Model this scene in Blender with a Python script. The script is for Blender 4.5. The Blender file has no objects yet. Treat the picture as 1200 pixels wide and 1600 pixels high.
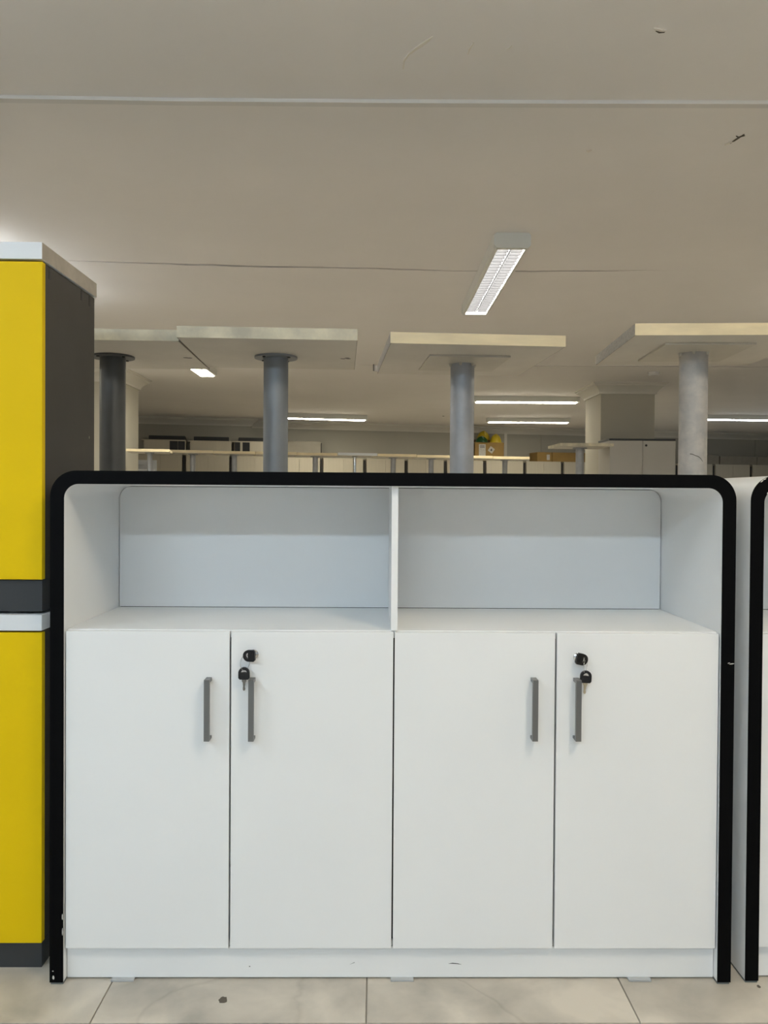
import bpy, bmesh, math, random
from mathutils import Vector, Matrix
random.seed(7)
SC = bpy.context.scene
COL = SC.collection

# ------------------------------------------------------------------ camera
CAM_POS = Vector((0.7536, -1.8501, 1.1486))
YAW, PITCH, ROLL = 0.011275, -0.012531, 0.00665
FPX = 1240.0
fwd = Vector((math.sin(YAW)*math.cos(PITCH), math.cos(YAW)*math.cos(PITCH), math.sin(PITCH)))
rgt = Vector((math.cos(YAW), -math.sin(YAW), 0))
upv = rgt.cross(fwd)
r2 = math.cos(ROLL)*rgt + math.sin(ROLL)*upv
u2 = -math.sin(ROLL)*rgt + math.cos(ROLL)*upv
cam_d = bpy.data.cameras.new('camera')
cam = bpy.data.objects.new('camera', cam_d); COL.objects.link(cam)
m3 = Matrix((r2, u2, -fwd)).transposed()
cam.matrix_world = Matrix.Translation(CAM_POS) @ m3.to_4x4()
cam_d.sensor_fit = 'AUTO'; cam_d.sensor_width = 36.0
cam_d.lens = FPX*36.0/1600.0
cam_d.shift_y = -9.25/1600.0
cam_d.clip_start = 0.05; cam_d.clip_end = 200
SC.camera = cam

# ------------------------------------------------------------------ world, exposure
SKY_STRENGTH = 0.85
LAMP_WARM = 68.0      # lamp over the cabinet's right end
LAMP_COOL = 56.0      # lamp over the cabinet's left end
LAMP_STRIP = 54.0     # crosswise lamps further behind the viewpoint
LAMP_ROOM = 42.0       # lamps further into the room
w = bpy.data.worlds.new('sky'); SC.world = w; w.use_nodes = True
bg = w.node_tree.nodes['Background']
bg.inputs[0].default_value = (0.74, 0.86, 1.0, 1); bg.inputs[1].default_value = SKY_STRENGTH
vs = SC.view_settings
vs.view_transform = 'Standard'; vs.look = 'None'; vs.gamma = 1.0; vs.use_curve_mapping = False
vs.exposure = 0.08

# ------------------------------------------------------------------ materials
def srgb(r, g, b):
    def f(c):
        c /= 255.0
        return c/12.92 if c <= 0.04045 else ((c+0.055)/1.055)**2.4
    return (f(r), f(g), f(b), 1)
MATS = {}
def mat(name, col, rough=0.5, metal=0.0, spec=0.5, var=0.0, scale=8.0, bump=0.0, bscale=60.0, col2=None, stretch=None, coat=0.0):
    m = bpy.data.materials.new(name); m.use_nodes = True
    nt = m.node_tree; N = nt.nodes; L = nt.links
    p = N['Principled BSDF']
    p.inputs['Base Color'].default_value = col
    p.inputs['Roughness'].default_value = rough
    p.inputs['Metallic'].default_value = metal
    p.inputs['Specular IOR Level'].default_value = spec
    p.inputs['Coat Weight'].default_value = coat
    tc = N.new('ShaderNodeTexCoord'); mp = N.new('ShaderNodeMapping')
    L.new(tc.outputs['Object'], mp.inputs['Vector'])
    if stretch: mp.inputs['Scale'].default_value = stretch
    if var > 0 or col2:
        nz = N.new('ShaderNodeTexNoise'); nz.inputs['Scale'].default_value = scale
        nz.inputs['Detail'].default_value = 6; nz.inputs['Roughness'].default_value = 0.6
        L.new(mp.outputs['Vector'], nz.inputs['Vector'])
        rp = N.new('ShaderNodeValToRGB')
        c2 = col2 if col2 else tuple(c*(1-var) for c in col[:3])+(1,)
        rp.color_ramp.elements[0].position = 0.35; rp.color_ramp.elements[1].position = 0.65
        rp.color_ramp.elements[0].color = c2; rp.color_ramp.elements[1].color = col
        L.new(nz.outputs['Fac'], rp.inputs['Fac']); L.new(rp.outputs['Color'], p.inputs['Base Color'])
    if bump > 0:
        nb = N.new('ShaderNodeTexNoise'); nb.inputs['Scale'].default_value = bscale
        nb.inputs['Detail'].default_value = 3
        L.new(mp.outputs['Vector'], nb.inputs['Vector'])
        b = N.new('ShaderNodeBump'); b.inputs['Strength'].default_value = bump; b.inputs['Distance'].default_value = 0.01
        L.new(nb.outputs['Fac'], b.inputs['Height']); L.new(b.outputs['Normal'], p.inputs['Normal'])
    MATS[name] = m
    return m
def emis(name, col, strength):
    m = bpy.data.materials.new(name); m.use_nodes = True
    nt = m.node_tree; nt.nodes.clear()
    e = nt.nodes.new('ShaderNodeEmission'); o = nt.nodes.new('ShaderNodeOutputMaterial')
    e.inputs[0].default_value = col; e.inputs[1].default_value = strength
    nt.links.new(e.outputs[0], o.inputs[0]); MATS[name] = m
    return m

mat('white_laminate', (0.86, 0.865, 0.86, 1), 0.38, var=0.02, scale=2)
mat('black_edge', (0.0012, 0.0013, 0.0018, 1), 0.6, spec=0.08)
mat('gap_dark', (0.03, 0.028, 0.025, 1), 0.8)
mat('chip_white', (0.65, 0.63, 0.58, 1), 0.7)
mat('aluminium', (0.20, 0.20, 0.198, 1), 0.40, metal=0.75, bump=0.05, bscale=200, stretch=(6, 6, 0.3))
mat('chrome', (0.75, 0.75, 0.74, 1), 0.12, metal=1.0)
mat('key_plastic', (0.006, 0.006, 0.007, 1), 0.35)
mat('key_steel', (0.22, 0.21, 0.19, 1), 0.35, metal=0.8)
mat('key_brass', (0.55, 0.47, 0.34, 1), 0.35, metal=0.7)
mat('plastic_pad', (0.42, 0.43, 0.43, 1), 0.5)
mat('pad_grey', (0.16, 0.17, 0.16, 1), 0.6)
mat('yellow_laminate', (0.80, 0.545, 0.004, 1), 0.5, spec=0.12, var=0.05, scale=3)
mat('carcass_grey', (0.048, 0.043, 0.036, 1), 0.5, var=0.25, scale=4)
mat('plinth_grey', (0.030, 0.033, 0.036, 1), 0.5)
mat('white_slab', (0.74, 0.76, 0.78, 1), 0.4)
mat('slab_end', (0.52, 0.47, 0.40, 1), 0.6, var=0.2, scale=14)
mat('maple_edge', (0.88, 0.74, 0.48, 1), 0.45, var=0.14, scale=5, stretch=(1.2, 1.2, 5))
mat('maple_worn', (0.80, 0.73, 0.54, 1), 0.5, scale=7, col2=(0.50, 0.46, 0.36, 1))
mat('chipboard_shaded', (0.46, 0.42, 0.36, 1), 0.75, scale=90, col2=(0.33, 0.30, 0.25, 1))  # raw board speckle, greyed to paint in the shade on table sides
mat('table_backing', (0.78, 0.74, 0.66, 1), 0.55, var=0.08, scale=5)
mat('plate_backing', (0.68, 0.64, 0.55, 1), 0.5, var=0.1, scale=7)
mat('pole_dark', (0.13, 0.135, 0.135, 1), 0.45, metal=0.2, var=0.15, scale=6)
mat('pole_blue', (0.30, 0.32, 0.34, 1), 0.5, metal=0.3, var=0.12, scale=6)
mat('pole_grey', (0.47, 0.48, 0.50, 1), 0.5, metal=0.25, var=0.2, scale=9)
mat('pole_scuffed', (0.62, 0.58, 0.53, 1), 0.6, metal=0.05, scale=14, col2=(0.42, 0.41, 0.40, 1), bump=0.1, bscale=30)
mat('screw_dark', (0.02, 0.02, 0.02, 1), 0.5)
mat('ceiling_paint', (0.87, 0.84, 0.81, 1), 0.85, var=0.04, scale=0.9, bump=0.12, bscale=5)
mat('flake_light', (0.78, 0.73, 0.65, 1), 0.8)
mat('flake_dark', (0.10, 0.085, 0.065, 1), 0.9)
mat('wall_paint', (0.42, 0.40, 0.34, 1), 0.8, var=0.05, scale=1.2, bump=0.03, bscale=15)
mat('pillar_paint', (0.50, 0.47, 0.39, 1), 0.8, var=0.05, scale=1.5, bump=0.03, bscale=15)
mat('moulding', (0.68, 0.65, 0.58, 1), 0.7, var=0.05, scale=3)
mat('trunking', (0.72, 0.70, 0.67, 1), 0.45)
mat('lamp_housing', (0.74, 0.73, 0.67, 1), 0.45)
mat('lamp_cap', (0.74, 0.74, 0.69, 1), 0.5)
mat('louvre', (0.019, 0.019, 0.0195, 1), 0.6, spec=0.2)
mat('cream_laminate', (0.52, 0.47, 0.37, 1), 0.45, var=0.06, scale=3, stretch=(6, 6, 0.6))
mat('grey_laminate', (0.50, 0.48, 0.44, 1), 0.45, var=0.04, scale=3)
mat('dark_side', (0.018, 0.014, 0.010, 1), 0.6)
mat('black_board', (0.010, 0.010, 0.011, 1), 0.5)
mat('cardboard', (0.30, 0.185, 0.055, 1), 0.8, var=0.15, scale=8)
mat('cardboard_inside', (0.16, 0.10, 0.035, 1), 0.85)
mat('cardboard_grey', (0.27, 0.245, 0.20, 1), 0.8, var=0.12, scale=8)
mat('paper_label', (0.55, 0.53, 0.48, 1), 0.7, scale=60, col2=(0.38, 0.36, 0.33, 1))
mat('ink', (0.06, 0.06, 0.06, 1), 0.8)
mat('helmet_yellow', (0.55, 0.40, 0.015, 1), 0.35)
mat('helmet_green', (0.006, 0.06, 0.012, 1), 0.35)
mat('window_frame', (0.35, 0.35, 0.35, 1), 0.4)
mat('grout', (0.36, 0.33, 0.28, 1), 0.9)

def tile_material():
    m = bpy.data.materials.new('stone_tile'); m.use_nodes = True
    nt = m.node_tree; N = nt.nodes; L = nt.links; p = N['Principled BSDF']
    p.inputs['Roughness'].default_value = 0.42
    g = N.new('ShaderNodeNewGeometry'); oi = N.new('ShaderNodeObjectInfo')
    mul = N.new('ShaderNodeVectorMath'); mul.operation = 'MULTIPLY_ADD'
    L.new(oi.outputs['Random'], mul.inputs[0]); mul.inputs[1].default_value = (37, 19, 5)
    L.new(g.outputs['Position'], mul.inputs[2])
    n1 = N.new('ShaderNodeTexNoise'); n1.inputs['Scale'].default_value = 5.5; n1.inputs['Detail'].default_value = 8; n1.inputs['Distortion'].default_value = 0.3
    L.new(mul.outputs[0], n1.inputs['Vector'])
    r1 = N.new('ShaderNodeValToRGB')
    r1.color_ramp.elements[0].position = 0.32; r1.color_ramp.elements[0].color = (0.36, 0.33, 0.28, 1)
    r1.color_ramp.elements[1].position = 0.66; r1.color_ramp.elements[1].color = (0.63, 0.57, 0.48, 1)
    L.new(n1.outputs['Fac'], r1.inputs['Fac'])
    n2 = N.new('ShaderNodeTexNoise'); n2.inputs['Scale'].default_value = 1.7; n2.inputs['Detail'].default_value = 5; n2.inputs['Distortion'].default_value = 0.35
    L.new(mul.outputs[0], n2.inputs['Vector'])
    sub = N.new('ShaderNodeMath'); sub.operation = 'SUBTRACT'; sub.inputs[1].default_value = 0.5; L.new(n2.outputs['Fac'], sub.inputs[0])
    ab = N.new('ShaderNodeMath'); ab.operation = 'ABSOLUTE'; L.new(sub.outputs[0], ab.inputs[0])
    r2_ = N.new('ShaderNodeValToRGB')
    r2_.color_ramp.elements[0].position = 0.0; r2_.color_ramp.elements[0].color = (0.62, 0.6, 0.58, 1)
    r2_.color_ramp.elements[1].position = 0.014; r2_.color_ramp.elements[1].color = (1, 1, 1, 1)
    L.new(ab.outputs[0], r2_.inputs['Fac'])
    mx = N.new('ShaderNodeMix'); mx.data_type = 'RGBA'; mx.blend_type = 'MULTIPLY'; mx.inputs[0].default_value = 0.35
    L.new(r1.outputs['Color'], mx.inputs[6]); L.new(r2_.outputs['Color'], mx.inputs[7])
    L.new(mx.outputs[2], p.inputs['Base Color'])
    MATS['stone_tile'] = m
tile_material()
def glass_material():
    m = bpy.data.materials.new('window_glass'); m.use_nodes = True
    nt = m.node_tree; nt.nodes.clear()
    t = nt.nodes.new('ShaderNodeBsdfTransparent'); g = nt.nodes.new('ShaderNodeBsdfGlossy'); g.inputs['Roughness'].default_value = 0.02
    mx = nt.nodes.new('ShaderNodeMixShader'); mx.inputs[0].default_value = 0.08; o = nt.nodes.new('ShaderNodeOutputMaterial')
    nt.links.new(t.outputs[0], mx.inputs[1]); nt.links.new(g.outputs[0], mx.inputs[2]); nt.links.new(mx.outputs[0], o.inputs[0])
    MATS['window_glass'] = m
glass_material()

# ------------------------------------------------------------------ helpers
def box(bm, x0, x1, y0, y1, z0, z1, bev=0.0):
    t = bmesh.new()
    vs_ = [t.verts.new(c) for c in ((x0,y0,z0),(x1,y0,z0),(x1,y1,z0),(x0,y1,z0),(x0,y0,z1),(x1,y0,z1),(x1,y1,z1),(x0,y1,z1))]
    for f in ((0,3,2,1),(4,5,6,7),(0,1,5,4),(1,2,6,5),(2,3,7,6),(3,0,4,7)):
        t.faces.new([vs_[i] for i in f])
    if bev > 0:
        bmesh.ops.bevel(t, geom=t.edges[:], offset=bev, segments=2, affect='EDGES', profile=0.5)
    merge(bm, t)
    return bm
def merge(bm, t):
    mp = {v: bm.verts.new(v.co) for v in t.verts}
    for f in t.faces:
        try: bm.faces.new([mp[v] for v in f.verts])
        except ValueError: pass
    t.free()
def cyl(bm, p0, p1, r0, r1=None, n=24):
    if r1 is None: r1 = r0
    p0 = Vector(p0); p1 = Vector(p1); d = (p1-p0).normalized()
    a = d.orthogonal().normalized(); b = d.cross(a)
    ra, rb = [], []
    for i in range(n):
        t = 2*math.pi*i/n; o = a*math.cos(t)+b*math.sin(t)
        ra.append(bm.verts.new(p0+o*r0)); rb.append(bm.verts.new(p1+o*r1))
    for i in range(n):
        j = (i+1) % n
        bm.faces.new((ra[i], ra[j], rb[j], rb[i]))
    bm.faces.new(ra[::-1]); bm.faces.new(rb)
    return bm
def lathe(bm, prof, n=28):
    """prof: (radius, z) list, around z"""
    rings = []
    for r, z in prof:
        rings.append([bm.verts.new((r*math.cos(2*math.pi*i/n), r*math.sin(2*math.pi*i/n), z)) for i in range(n)] if r > 1e-6 else [bm.verts.new((0,0,z))])
    for A, B in zip(rings[:-1], rings[1:]):
        for i in range(n):
            j = (i+1) % n
            if len(A) == 1: bm.faces.new((A[0], B[j], B[i]))
            elif len(B) == 1: bm.faces.new((A[i], A[j], B[0]))
            else: bm.faces.new((A[i], A[j], B[j], B[i]))
    return bm
def prism(bm, pts, axis, a0, a1):
    """polygon pts extruded along an axis; pts are the two other coordinates in xyz order"""
    def co(p, a):
        return {'x': (a, p[0], p[1]), 'y': (p[0], a, p[1]), 'z': (p[0], p[1], a)}[axis]
    A = [bm.verts.new(co(p, a0)) for p in pts]; B = [bm.verts.new(co(p, a1)) for p in pts]
    n = len(pts)
    for i in range(n):
        j = (i+1) % n
        bm.faces.new((A[i], A[j], B[j], B[i]))
    bm.faces.new(A[::-1]); bm.faces.new(B)
    return bm
def strip(bm, outer, inner, y0, y1):
    """closed band between two open polylines (x,z), extruded in y"""
    n = len(outer)
    V = [[bm.verts.new((p[0], y, p[1])) for p in pl] for y in (y0, y1) for pl in (outer, inner)]
    of, inf, ob, ib = V
    for i in range(n-1):
        bm.faces.new((of[i], of[i+1], inf[i+1], inf[i]))
        bm.faces.new((ob[i], ib[i], ib[i+1], ob[i+1]))
        bm.faces.new((of[i], ob[i], ob[i+1], of[i+1]))
        bm.faces.new((inf[i], inf[i+1], ib[i+1], ib[i]))
    bm.faces.new((of[0], inf[0], ib[0], ob[0])); bm.faces.new((of[-1], ob[-1], ib[-1], inf[-1]))
    return bm
def obj(name, bm, material, parent=None, loc=(0,0,0), rz=0.0, label=None):
    bmesh.ops.recalc_face_normals(bm, faces=bm.faces[:])
    me = bpy.data.meshes.new(name); bm.to_mesh(me); bm.free()
    me.materials.append(MATS[material])
    for p in me.polygons: p.use_smooth = True
    me.set_sharp_from_angle(angle=math.radians(20))
    o = bpy.data.objects.new(name, me); COL.objects.link(o)
    o.parent = parent; o.location = loc; o.rotation_euler = (0, 0, rz)
    if label: o['label'] = label
    return o
def thing(name, label, cat, loc=(0,0,0), rz=0.0, group=None):
    o = bpy.data.objects.new(name, None); COL.objects.link(o); o.empty_display_size = 0.1
    o.location = loc; o.rotation_euler = (0, 0, rz)
    return tag(o, label, cat, group)
def tag(o, label, cat, group=None):
    o['label'] = label; o['category'] = cat
    if group: o['group'] = group
    return o
def struct(o, label=None, cat=None):
    o['kind'] = 'structure'
    if label: o['label'] = label
    if cat: o['category'] = cat
    return o
def copy_tree(o, parent=None):
    c = o.copy(); COL.objects.link(c); c.parent = parent
    for ch in list(o.children): copy_tree(ch, c)
    return c
NB = bmesh.new

# far part of the room is turned a little against the cabinet: (u along the far wall, v towards the viewer)
FA = math.radians(11); FO = Vector((0.9, 12.9, 0))
FU = Vector((math.cos(FA), math.sin(FA), 0)); FV = Vector((math.sin(FA), -math.cos(FA), 0))
def far(u, v, z=0.0): return FO + FU*u + FV*v + Vector((0, 0, z))

# ------------------------------------------------------------------ setting
ZC = 2.48
XL, XR, YF = -5.4, 9.6, -6.4
# floor: grout bed with separate tiles near the cabinets
o = struct(obj('floor', box(NB(), XL-0.2, XR+0.2, YF-0.2, 16.5, -0.12, -0.004), 'grout'), 'beige stone tile floor with thin grout lines', 'floor')
tile_mesh = None
TX0, TY0, TS = 0.1415, -0.135, 0.6
ntile = 0
for j in range(-5, 3):
    for i in range(-6, 8):
        loc = (TX0+TS*i, TY0+TS*j, 0)
        if tile_mesh is None:
            t = obj('tile', box(NB(), 0.0016, TS-0.0016, 0.0016, TS-0.0016, -0.006, 0.0, 0.0008), 'stone_tile', o, loc)
            tile_mesh = t.data
        else:
            t = bpy.data.objects.new('tile', tile_mesh); COL.objects.link(t); t.parent = o; t.location = loc
rest = NB()
x0, x1 = TX0-TS*6, TX0+TS*8; y0, y1 = TY0-TS*5, TY0+TS*3
for a in ((XL, XR, YF, y0), (XL, XR, y1, 16.2), (XL, x0, y0, y1), (x1, XR, y0, y1)):
    box(rest, a[0], a[1], a[2], a[3], -0.006, 0.0)
obj('tile_field', rest, 'stone_tile', o)
# dark stains trodden onto the tiles
def blob(cx, cy, rx, ry, n=14, rot=0.0, h=0.0012):
    pts = []
    for k in range(n):
        t = 2*math.pi*k/n; r = 1+random.uniform(-0.18, 0.18)
        x = rx*r*math.cos(t); y = ry*r*math.sin(t)
        pts.append((cx+x*math.cos(rot)-y*math.sin(rot), cy+x*math.sin(rot)+y*math.cos(rot)))
    return pts
obj('stain', prism(NB(), blob(0.415, -0.056, 0.010, 0.012), 'z', 0.0, 0.0014), 'flake_dark', o)
obj('stain', prism(NB(), blob(1.664, -0.007, 0.0035, 0.005), 'z', 0.0, 0.0014), 'flake_dark', o)

# ceiling: dark backing and three painted slabs with narrow cracked joints
o = struct(obj('ceiling', box(NB(), XL-0.2, XR+0.2, YF-0.2, 16.5, ZC+0.03, ZC+0.1), 'gap_dark'), 'beige painted ceiling with cracked slab joints', 'ceiling')
s1 = [(XL-0.2, 2.66), (-1.35, 2.70), (-1.01, 2.712), (-0.45, 2.745), (0.127, 2.786), (0.7, 2.80), (1.27, 2.84), (1.75, 2.82), (2.534, 2.782), (XR+0.2, 2.75)]
g1 = [0.02, 0.018, 0.014, 0.024, 0.028, 0.018, 0.018, 0.024, 0.002, 0.0008]
s2 = [(XL-0.2, 6.26), (0.575, 6.226), (2.653, 6.198), (4.709, 6.13), (XR+0.2, 6.05)]
g2 = [0.02, 0.022, 0.026, 0.026, 0.02]
def jag(pts, gs, n=6):
    P, G = [], []
    for (a, ga), (b, gb) in zip(zip(pts[:-1], gs[:-1]), zip(pts[1:], gs[1:])):
        for k in range(n):
            t = k/n
            P.append((a[0]+(b[0]-a[0])*t, a[1]+(b[1]-a[1])*t+random.uniform(-0.004, 0.004)))
            G.append(max(0.0005, (ga+(gb-ga)*t)*random.uniform(0.75, 1.25)))
    P.append(pts[-1]); G.append(gs[-1])
    return P, G
P1, G1 = jag(s1, g1); P2, G2 = jag(s2, g2)
def slab(near, far_):
    return prism(NB(), list(near)+list(far_)[::-1], 'z', ZC, ZC+0.03)
obj('ceiling_slab', slab([(XL-0.2, YF-0.2), (XR+0.2, YF-0.2)], P1), 'ceiling_paint', o)
obj('ceiling_slab', slab([(p[0], p[1]+g) for p, g in zip(P1, G1)], P2), 'ceiling_paint', o)
obj('ceiling_slab', slab([(p[0], p[1]+g) for p, g in zip(P2, G2)], [(XL-0.2, 16.5), (XR+0.2, 16.5)]), 'ceiling_paint', o)
def ribbon(pts, ws, z0, z1):
    """thin wandering strip on a horizontal surface"""
    L_, R_ = [], []
    for k, p in enumerate(pts):
        a = Vector(pts[max(0, k-1)]); b = Vector(pts[min(len(pts)-1, k+1)]); d = (b-a).normalized(); nrm = Vector((-d.y, d.x))
        L_.append(tuple(Vector(p)+nrm*ws[k])); R_.append(tuple(Vector(p)-nrm*ws[k]))
    return prism(NB(), L_+R_[::-1], 'z', z0, z1)
def flake(pts, ws, m, th=0.003):
    obj('paint_flake', ribbon(pts, ws, ZC-th, ZC+0.002), m, o)
flake([(0.832, 0.635), (0.834, 0.59), (0.846, 0.555), (0.862, 0.53), (0.882, 0.505), (0.898, 0.482), (0.912, 0.458)], [0.002, 0.003, 0.003, 0.005, 0.006, 0.005, 0.001], 'flake_light')
flake([(1.024, 0.55), (1.026, 0.52), (1.033, 0.49)], [0.001, 0.0022, 0.001], 'flake_light')
flake([(1.135, 0.52), (1.143, 0.513), (1.148, 0.50)], [0.001, 0.002, 0.001], 'flake_light')
flake([(1.535, 0.405), (1.548, 0.412), (1.562, 0.418), (1.572, 0.413)], [0.001, 0.006, 0.005, 0.001], 'flake_light', 0.004)
flake([(1.543, 0.414), (1.556, 0.421), (1.57, 0.42)], [0.001, 0.003, 0.001], 'flake_dark', 0.005)
flake([(2.075, 1.125), (2.083, 1.09), (2.093, 1.05)], [0.001, 0.004, 0.001], 'flake_dark', 0.003)
flake([(2.07, 1.065), (2.083, 1.075), (2.10, 1.06)], [0.001, 0.003, 0.001], 'flake_dark', 0.003)
flake([(2.06, 1.14), (2.07, 1.118), (2.086, 1.105)], [0.001, 0.002, 0.001], 'flake_light', 0.004)
flake([(1.555, 1.20), (1.565, 1.206), (1.575, 1.195)], [0.001, 0.006, 0.001], 'flake_light', 0.004)
flake([(1.86, 11.27), (1.875, 11.29), (1.89, 11.28)], [0.004, 0.03, 0.004], 'flake_dark', 0.004)

# walls
def wall(name, bm, label, m='wall_paint'): return struct(obj(name, bm, m), label, 'wall')
bm = NB()
A = [far(-8, 0), far(9.2, 0), far(9.2, -0.2), far(-8, -0.2)]
wall('wall_back', prism(bm, [(p.x, p.y) for p in A], 'z', -0.1, ZC+0.05), 'grey beige painted far wall above the cream cabinets')
bm = NB()
A = [far(-8, 0.34), far(-2.44, 0.34), far(-2.44, -0.05), far(-8, -0.05)]
wall('wall_back_projection', prism(bm, [(p.x, p.y) for p in A], 'z', -0.1, ZC+0.05), 'projecting stretch of grey far wall at left')
wall('wall_left', box(NB(), XL-0.2, XL, YF-0.2, 16.5, -0.1, ZC+0.05), 'painted side wall far out to the left')
# right wall with a window bay near the far end
bm = NB()
box(bm, XR, XR+0.2, YF-0.2, 7.2, -0.1, ZC+0.05); box(bm, XR, XR+0.2, 11.6, 16.5, -0.1, ZC+0.05)
box(bm, XR, XR+0.2, 7.2, 11.6, -0.1, 0.9); box(bm, XR, XR+0.2, 7.2, 11.6, 2.25, ZC+0.05)
wall('wall_right', bm, 'painted side wall far out to the right with a window bay')
# front wall behind the viewpoint: shop windows
bm = NB()
WX = [-4.6, -1.6, -1.3, 1.7, 2.0, 5.0, 5.3, 8.3]
box(bm, XL, XR, YF-0.2, YF, -0.1, 0.45); box(bm, XL, XR, YF-0.2, YF, 2.2, ZC+0.05)
e = [XL]+WX+[XR]
for k in range(0, len(e), 2): box(bm, e[k], e[k+1], YF-0.2, YF, 0.45, 2.2)
wall('wall_front', bm, 'wall with tall shop windows behind the viewpoint')
def window(n, axis, a0, a1, b, z0, z1, label):
    bm = NB()
    def bx(p0, p1, q0, q1, zz0, zz1):
        if axis == 'x': box(bm, p0, p1, q0, q1, zz0, zz1)
        else: box(bm, q0, q1, p0, p1, zz0, zz1)
    t = 0.05
    for p in ((a0, a0+t), (a1-t, a1), ((a0+a1)/2-t/2, (a0+a1)/2+t/2)): bx(p[0], p[1], b-0.06, b, z0, z1)
    bx(a0, a1, b-0.06, b, z0, z0+t); bx(a0, a1, b-0.06, b, z1-t, z1)
    f = struct(obj('window_%d' % n, bm, 'window_frame'), label, 'window')
    bm = NB()
    bx(a0+t, (a0+a1)/2-t/2, b-0.034, b-0.028, z0+t, z1-t)
    obj('pane', bm, 'window_glass', f)
    bm = NB()
    bx((a0+a1)/2+t/2, a1-t, b-0.034, b-0.028, z0+t, z1-t)
    obj('pane', bm, 'window_glass', f)
    # light portal for the daylight in this opening
    ld = bpy.data.lights.new('window_portal', 'AREA'); ld.shape = 'RECTANGLE'; ld.size = a1-a0; ld.size_y = z1-z0
    ld.cycles.is_portal = True
    lo = bpy.data.objects.new('window_portal', ld); COL.objects.link(lo)
    if axis == 'x':
        lo.location = ((a0+a1)/2, b-0.12, (z0+z1)/2); lo.rotation_euler = (math.radians(90), 0, 0)
    else:
        lo.location = (b+0.08, (a0+a1)/2, (z0+z1)/2); lo.rotation_euler = (math.radians(90), 0, math.radians(90))
        lo.rotation_euler = (math.radians(-90), 0, math.radians(-90))
for k in range(4):
    window(k+1, 'x', WX[2*k], WX[2*k+1], YF-0.05, 0.45, 2.2, ['first', 'second', 'third', 'fourth'][k]+' shop window from the left in the wall behind the viewpoint')
window(5, 'y', 7.2, 11.6, XR+0.12, 0.9, 2.25, 'window in the side wall far out to the right')

# crown mouldings
PROF = [(0, -0.125), (0.018, -0.125), (0.022, -0.105), (0.040, -0.080), (0.070, -0.050), (0.095, -0.036), (0.098, -0.022), (0.118, -0.016), (0.120, 0.0), (0, 0.0)]
def wall_mould(n, u0, u1, v, label, ends=(False, False)):
    bm = NB()
    rows = []
    for u, mit, sg in ((u0, ends[0], -1), (u1, ends[1], 1)):
        rows.append([bm.verts.new(far(u+(sg*d if mit else 0), v+d, ZC+h)) for d, h in PROF])
    k = len(PROF)
    for i in range(k-1): bm.faces.new((rows[0][i], rows[0][i+1], rows[1][i+1], rows[1][i]))
    bm.faces.new(rows[0]); bm.faces.new(rows[1][::-1])
    if ends[1]:   # short return on the flank of the projection
        r3 = [bm.verts.new(far(u1+d, 0.0, ZC+h)) for d, h in PROF]
        r0 = [bm.verts.new(far(u1+d, v+d, ZC+h)) for d, h in PROF]
        for i in range(k-1): bm.faces.new((r0[i], r0[i+1], r3[i+1], r3[i]))
    return struct(obj('trim_%d' % n, bm, 'moulding'), label, 'moulding')
wall_mould(1, -8, -2.44, 0.34, 'stepped crown moulding on the projecting far wall at left', (False, True))
wall_mould(2, -2.44, 9.2, 0.0, 'stepped crown moulding along the far wall')
def pillar(x0, x1, y0, y1, n, label, lab2):
    p = struct(obj('pillar', box(NB(), x0, x1, y0, y1, -0.02, ZC+0.02, 0.004), 'pillar_paint'), label, 'pillar')
    bm = NB(); rings = []
    for d, h in PROF[:-1]:
        rings.append([bm.verts.new(c) for c in ((x0-d, y0-d, ZC+h), (x1+d, y0-d, ZC+h), (x1+d, y1+d, ZC+h), (x0-d, y1+d, ZC+h))])
    for a, b in zip(rings[:-1], rings[1:]):
        for i in range(4):
            j = (i+1) % 4; bm.faces.new((a[i], a[j], b[j], b[i]))
    struct(obj('trim_%d' % n, bm, 'moulding'), lab2, 'moulding')
pillar(3.37, 4.0, 7.36, 8.03, 3, 'square painted pillar behind the tall white cabinet', 'crown moulding around the top of the pillar at right')
pillar(-2.62, -1.985, 6.70, 7.36, 4, 'square painted pillar partly hidden behind the dark post at left', 'crown moulding around the top of the pillar at left')
# slim risers on the far wall
for n, (u, wd, lab) in enumerate(((2.385, 0.03, 'slim vertical riser on the far wall beside the carton of helmets'), (3.124, 0.008, 'thin vertical panel joint on the far wall above the cartons'), (7.81, 0.012, 'thin vertical panel joint on the far wall at far right'))):
    bm = NB(); A = [far(u-wd, 0.02), far(u+wd, 0.02), far(u+wd, -0.02), far(u-wd, -0.02)]
    struct(obj('trim_%d' % (5+n), prism(bm, [(p.x, p.y) for p in A], 'z', 0.0, ZC-0.125), 'wall_paint' if n else 'moulding'), lab, 'trim')

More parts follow.
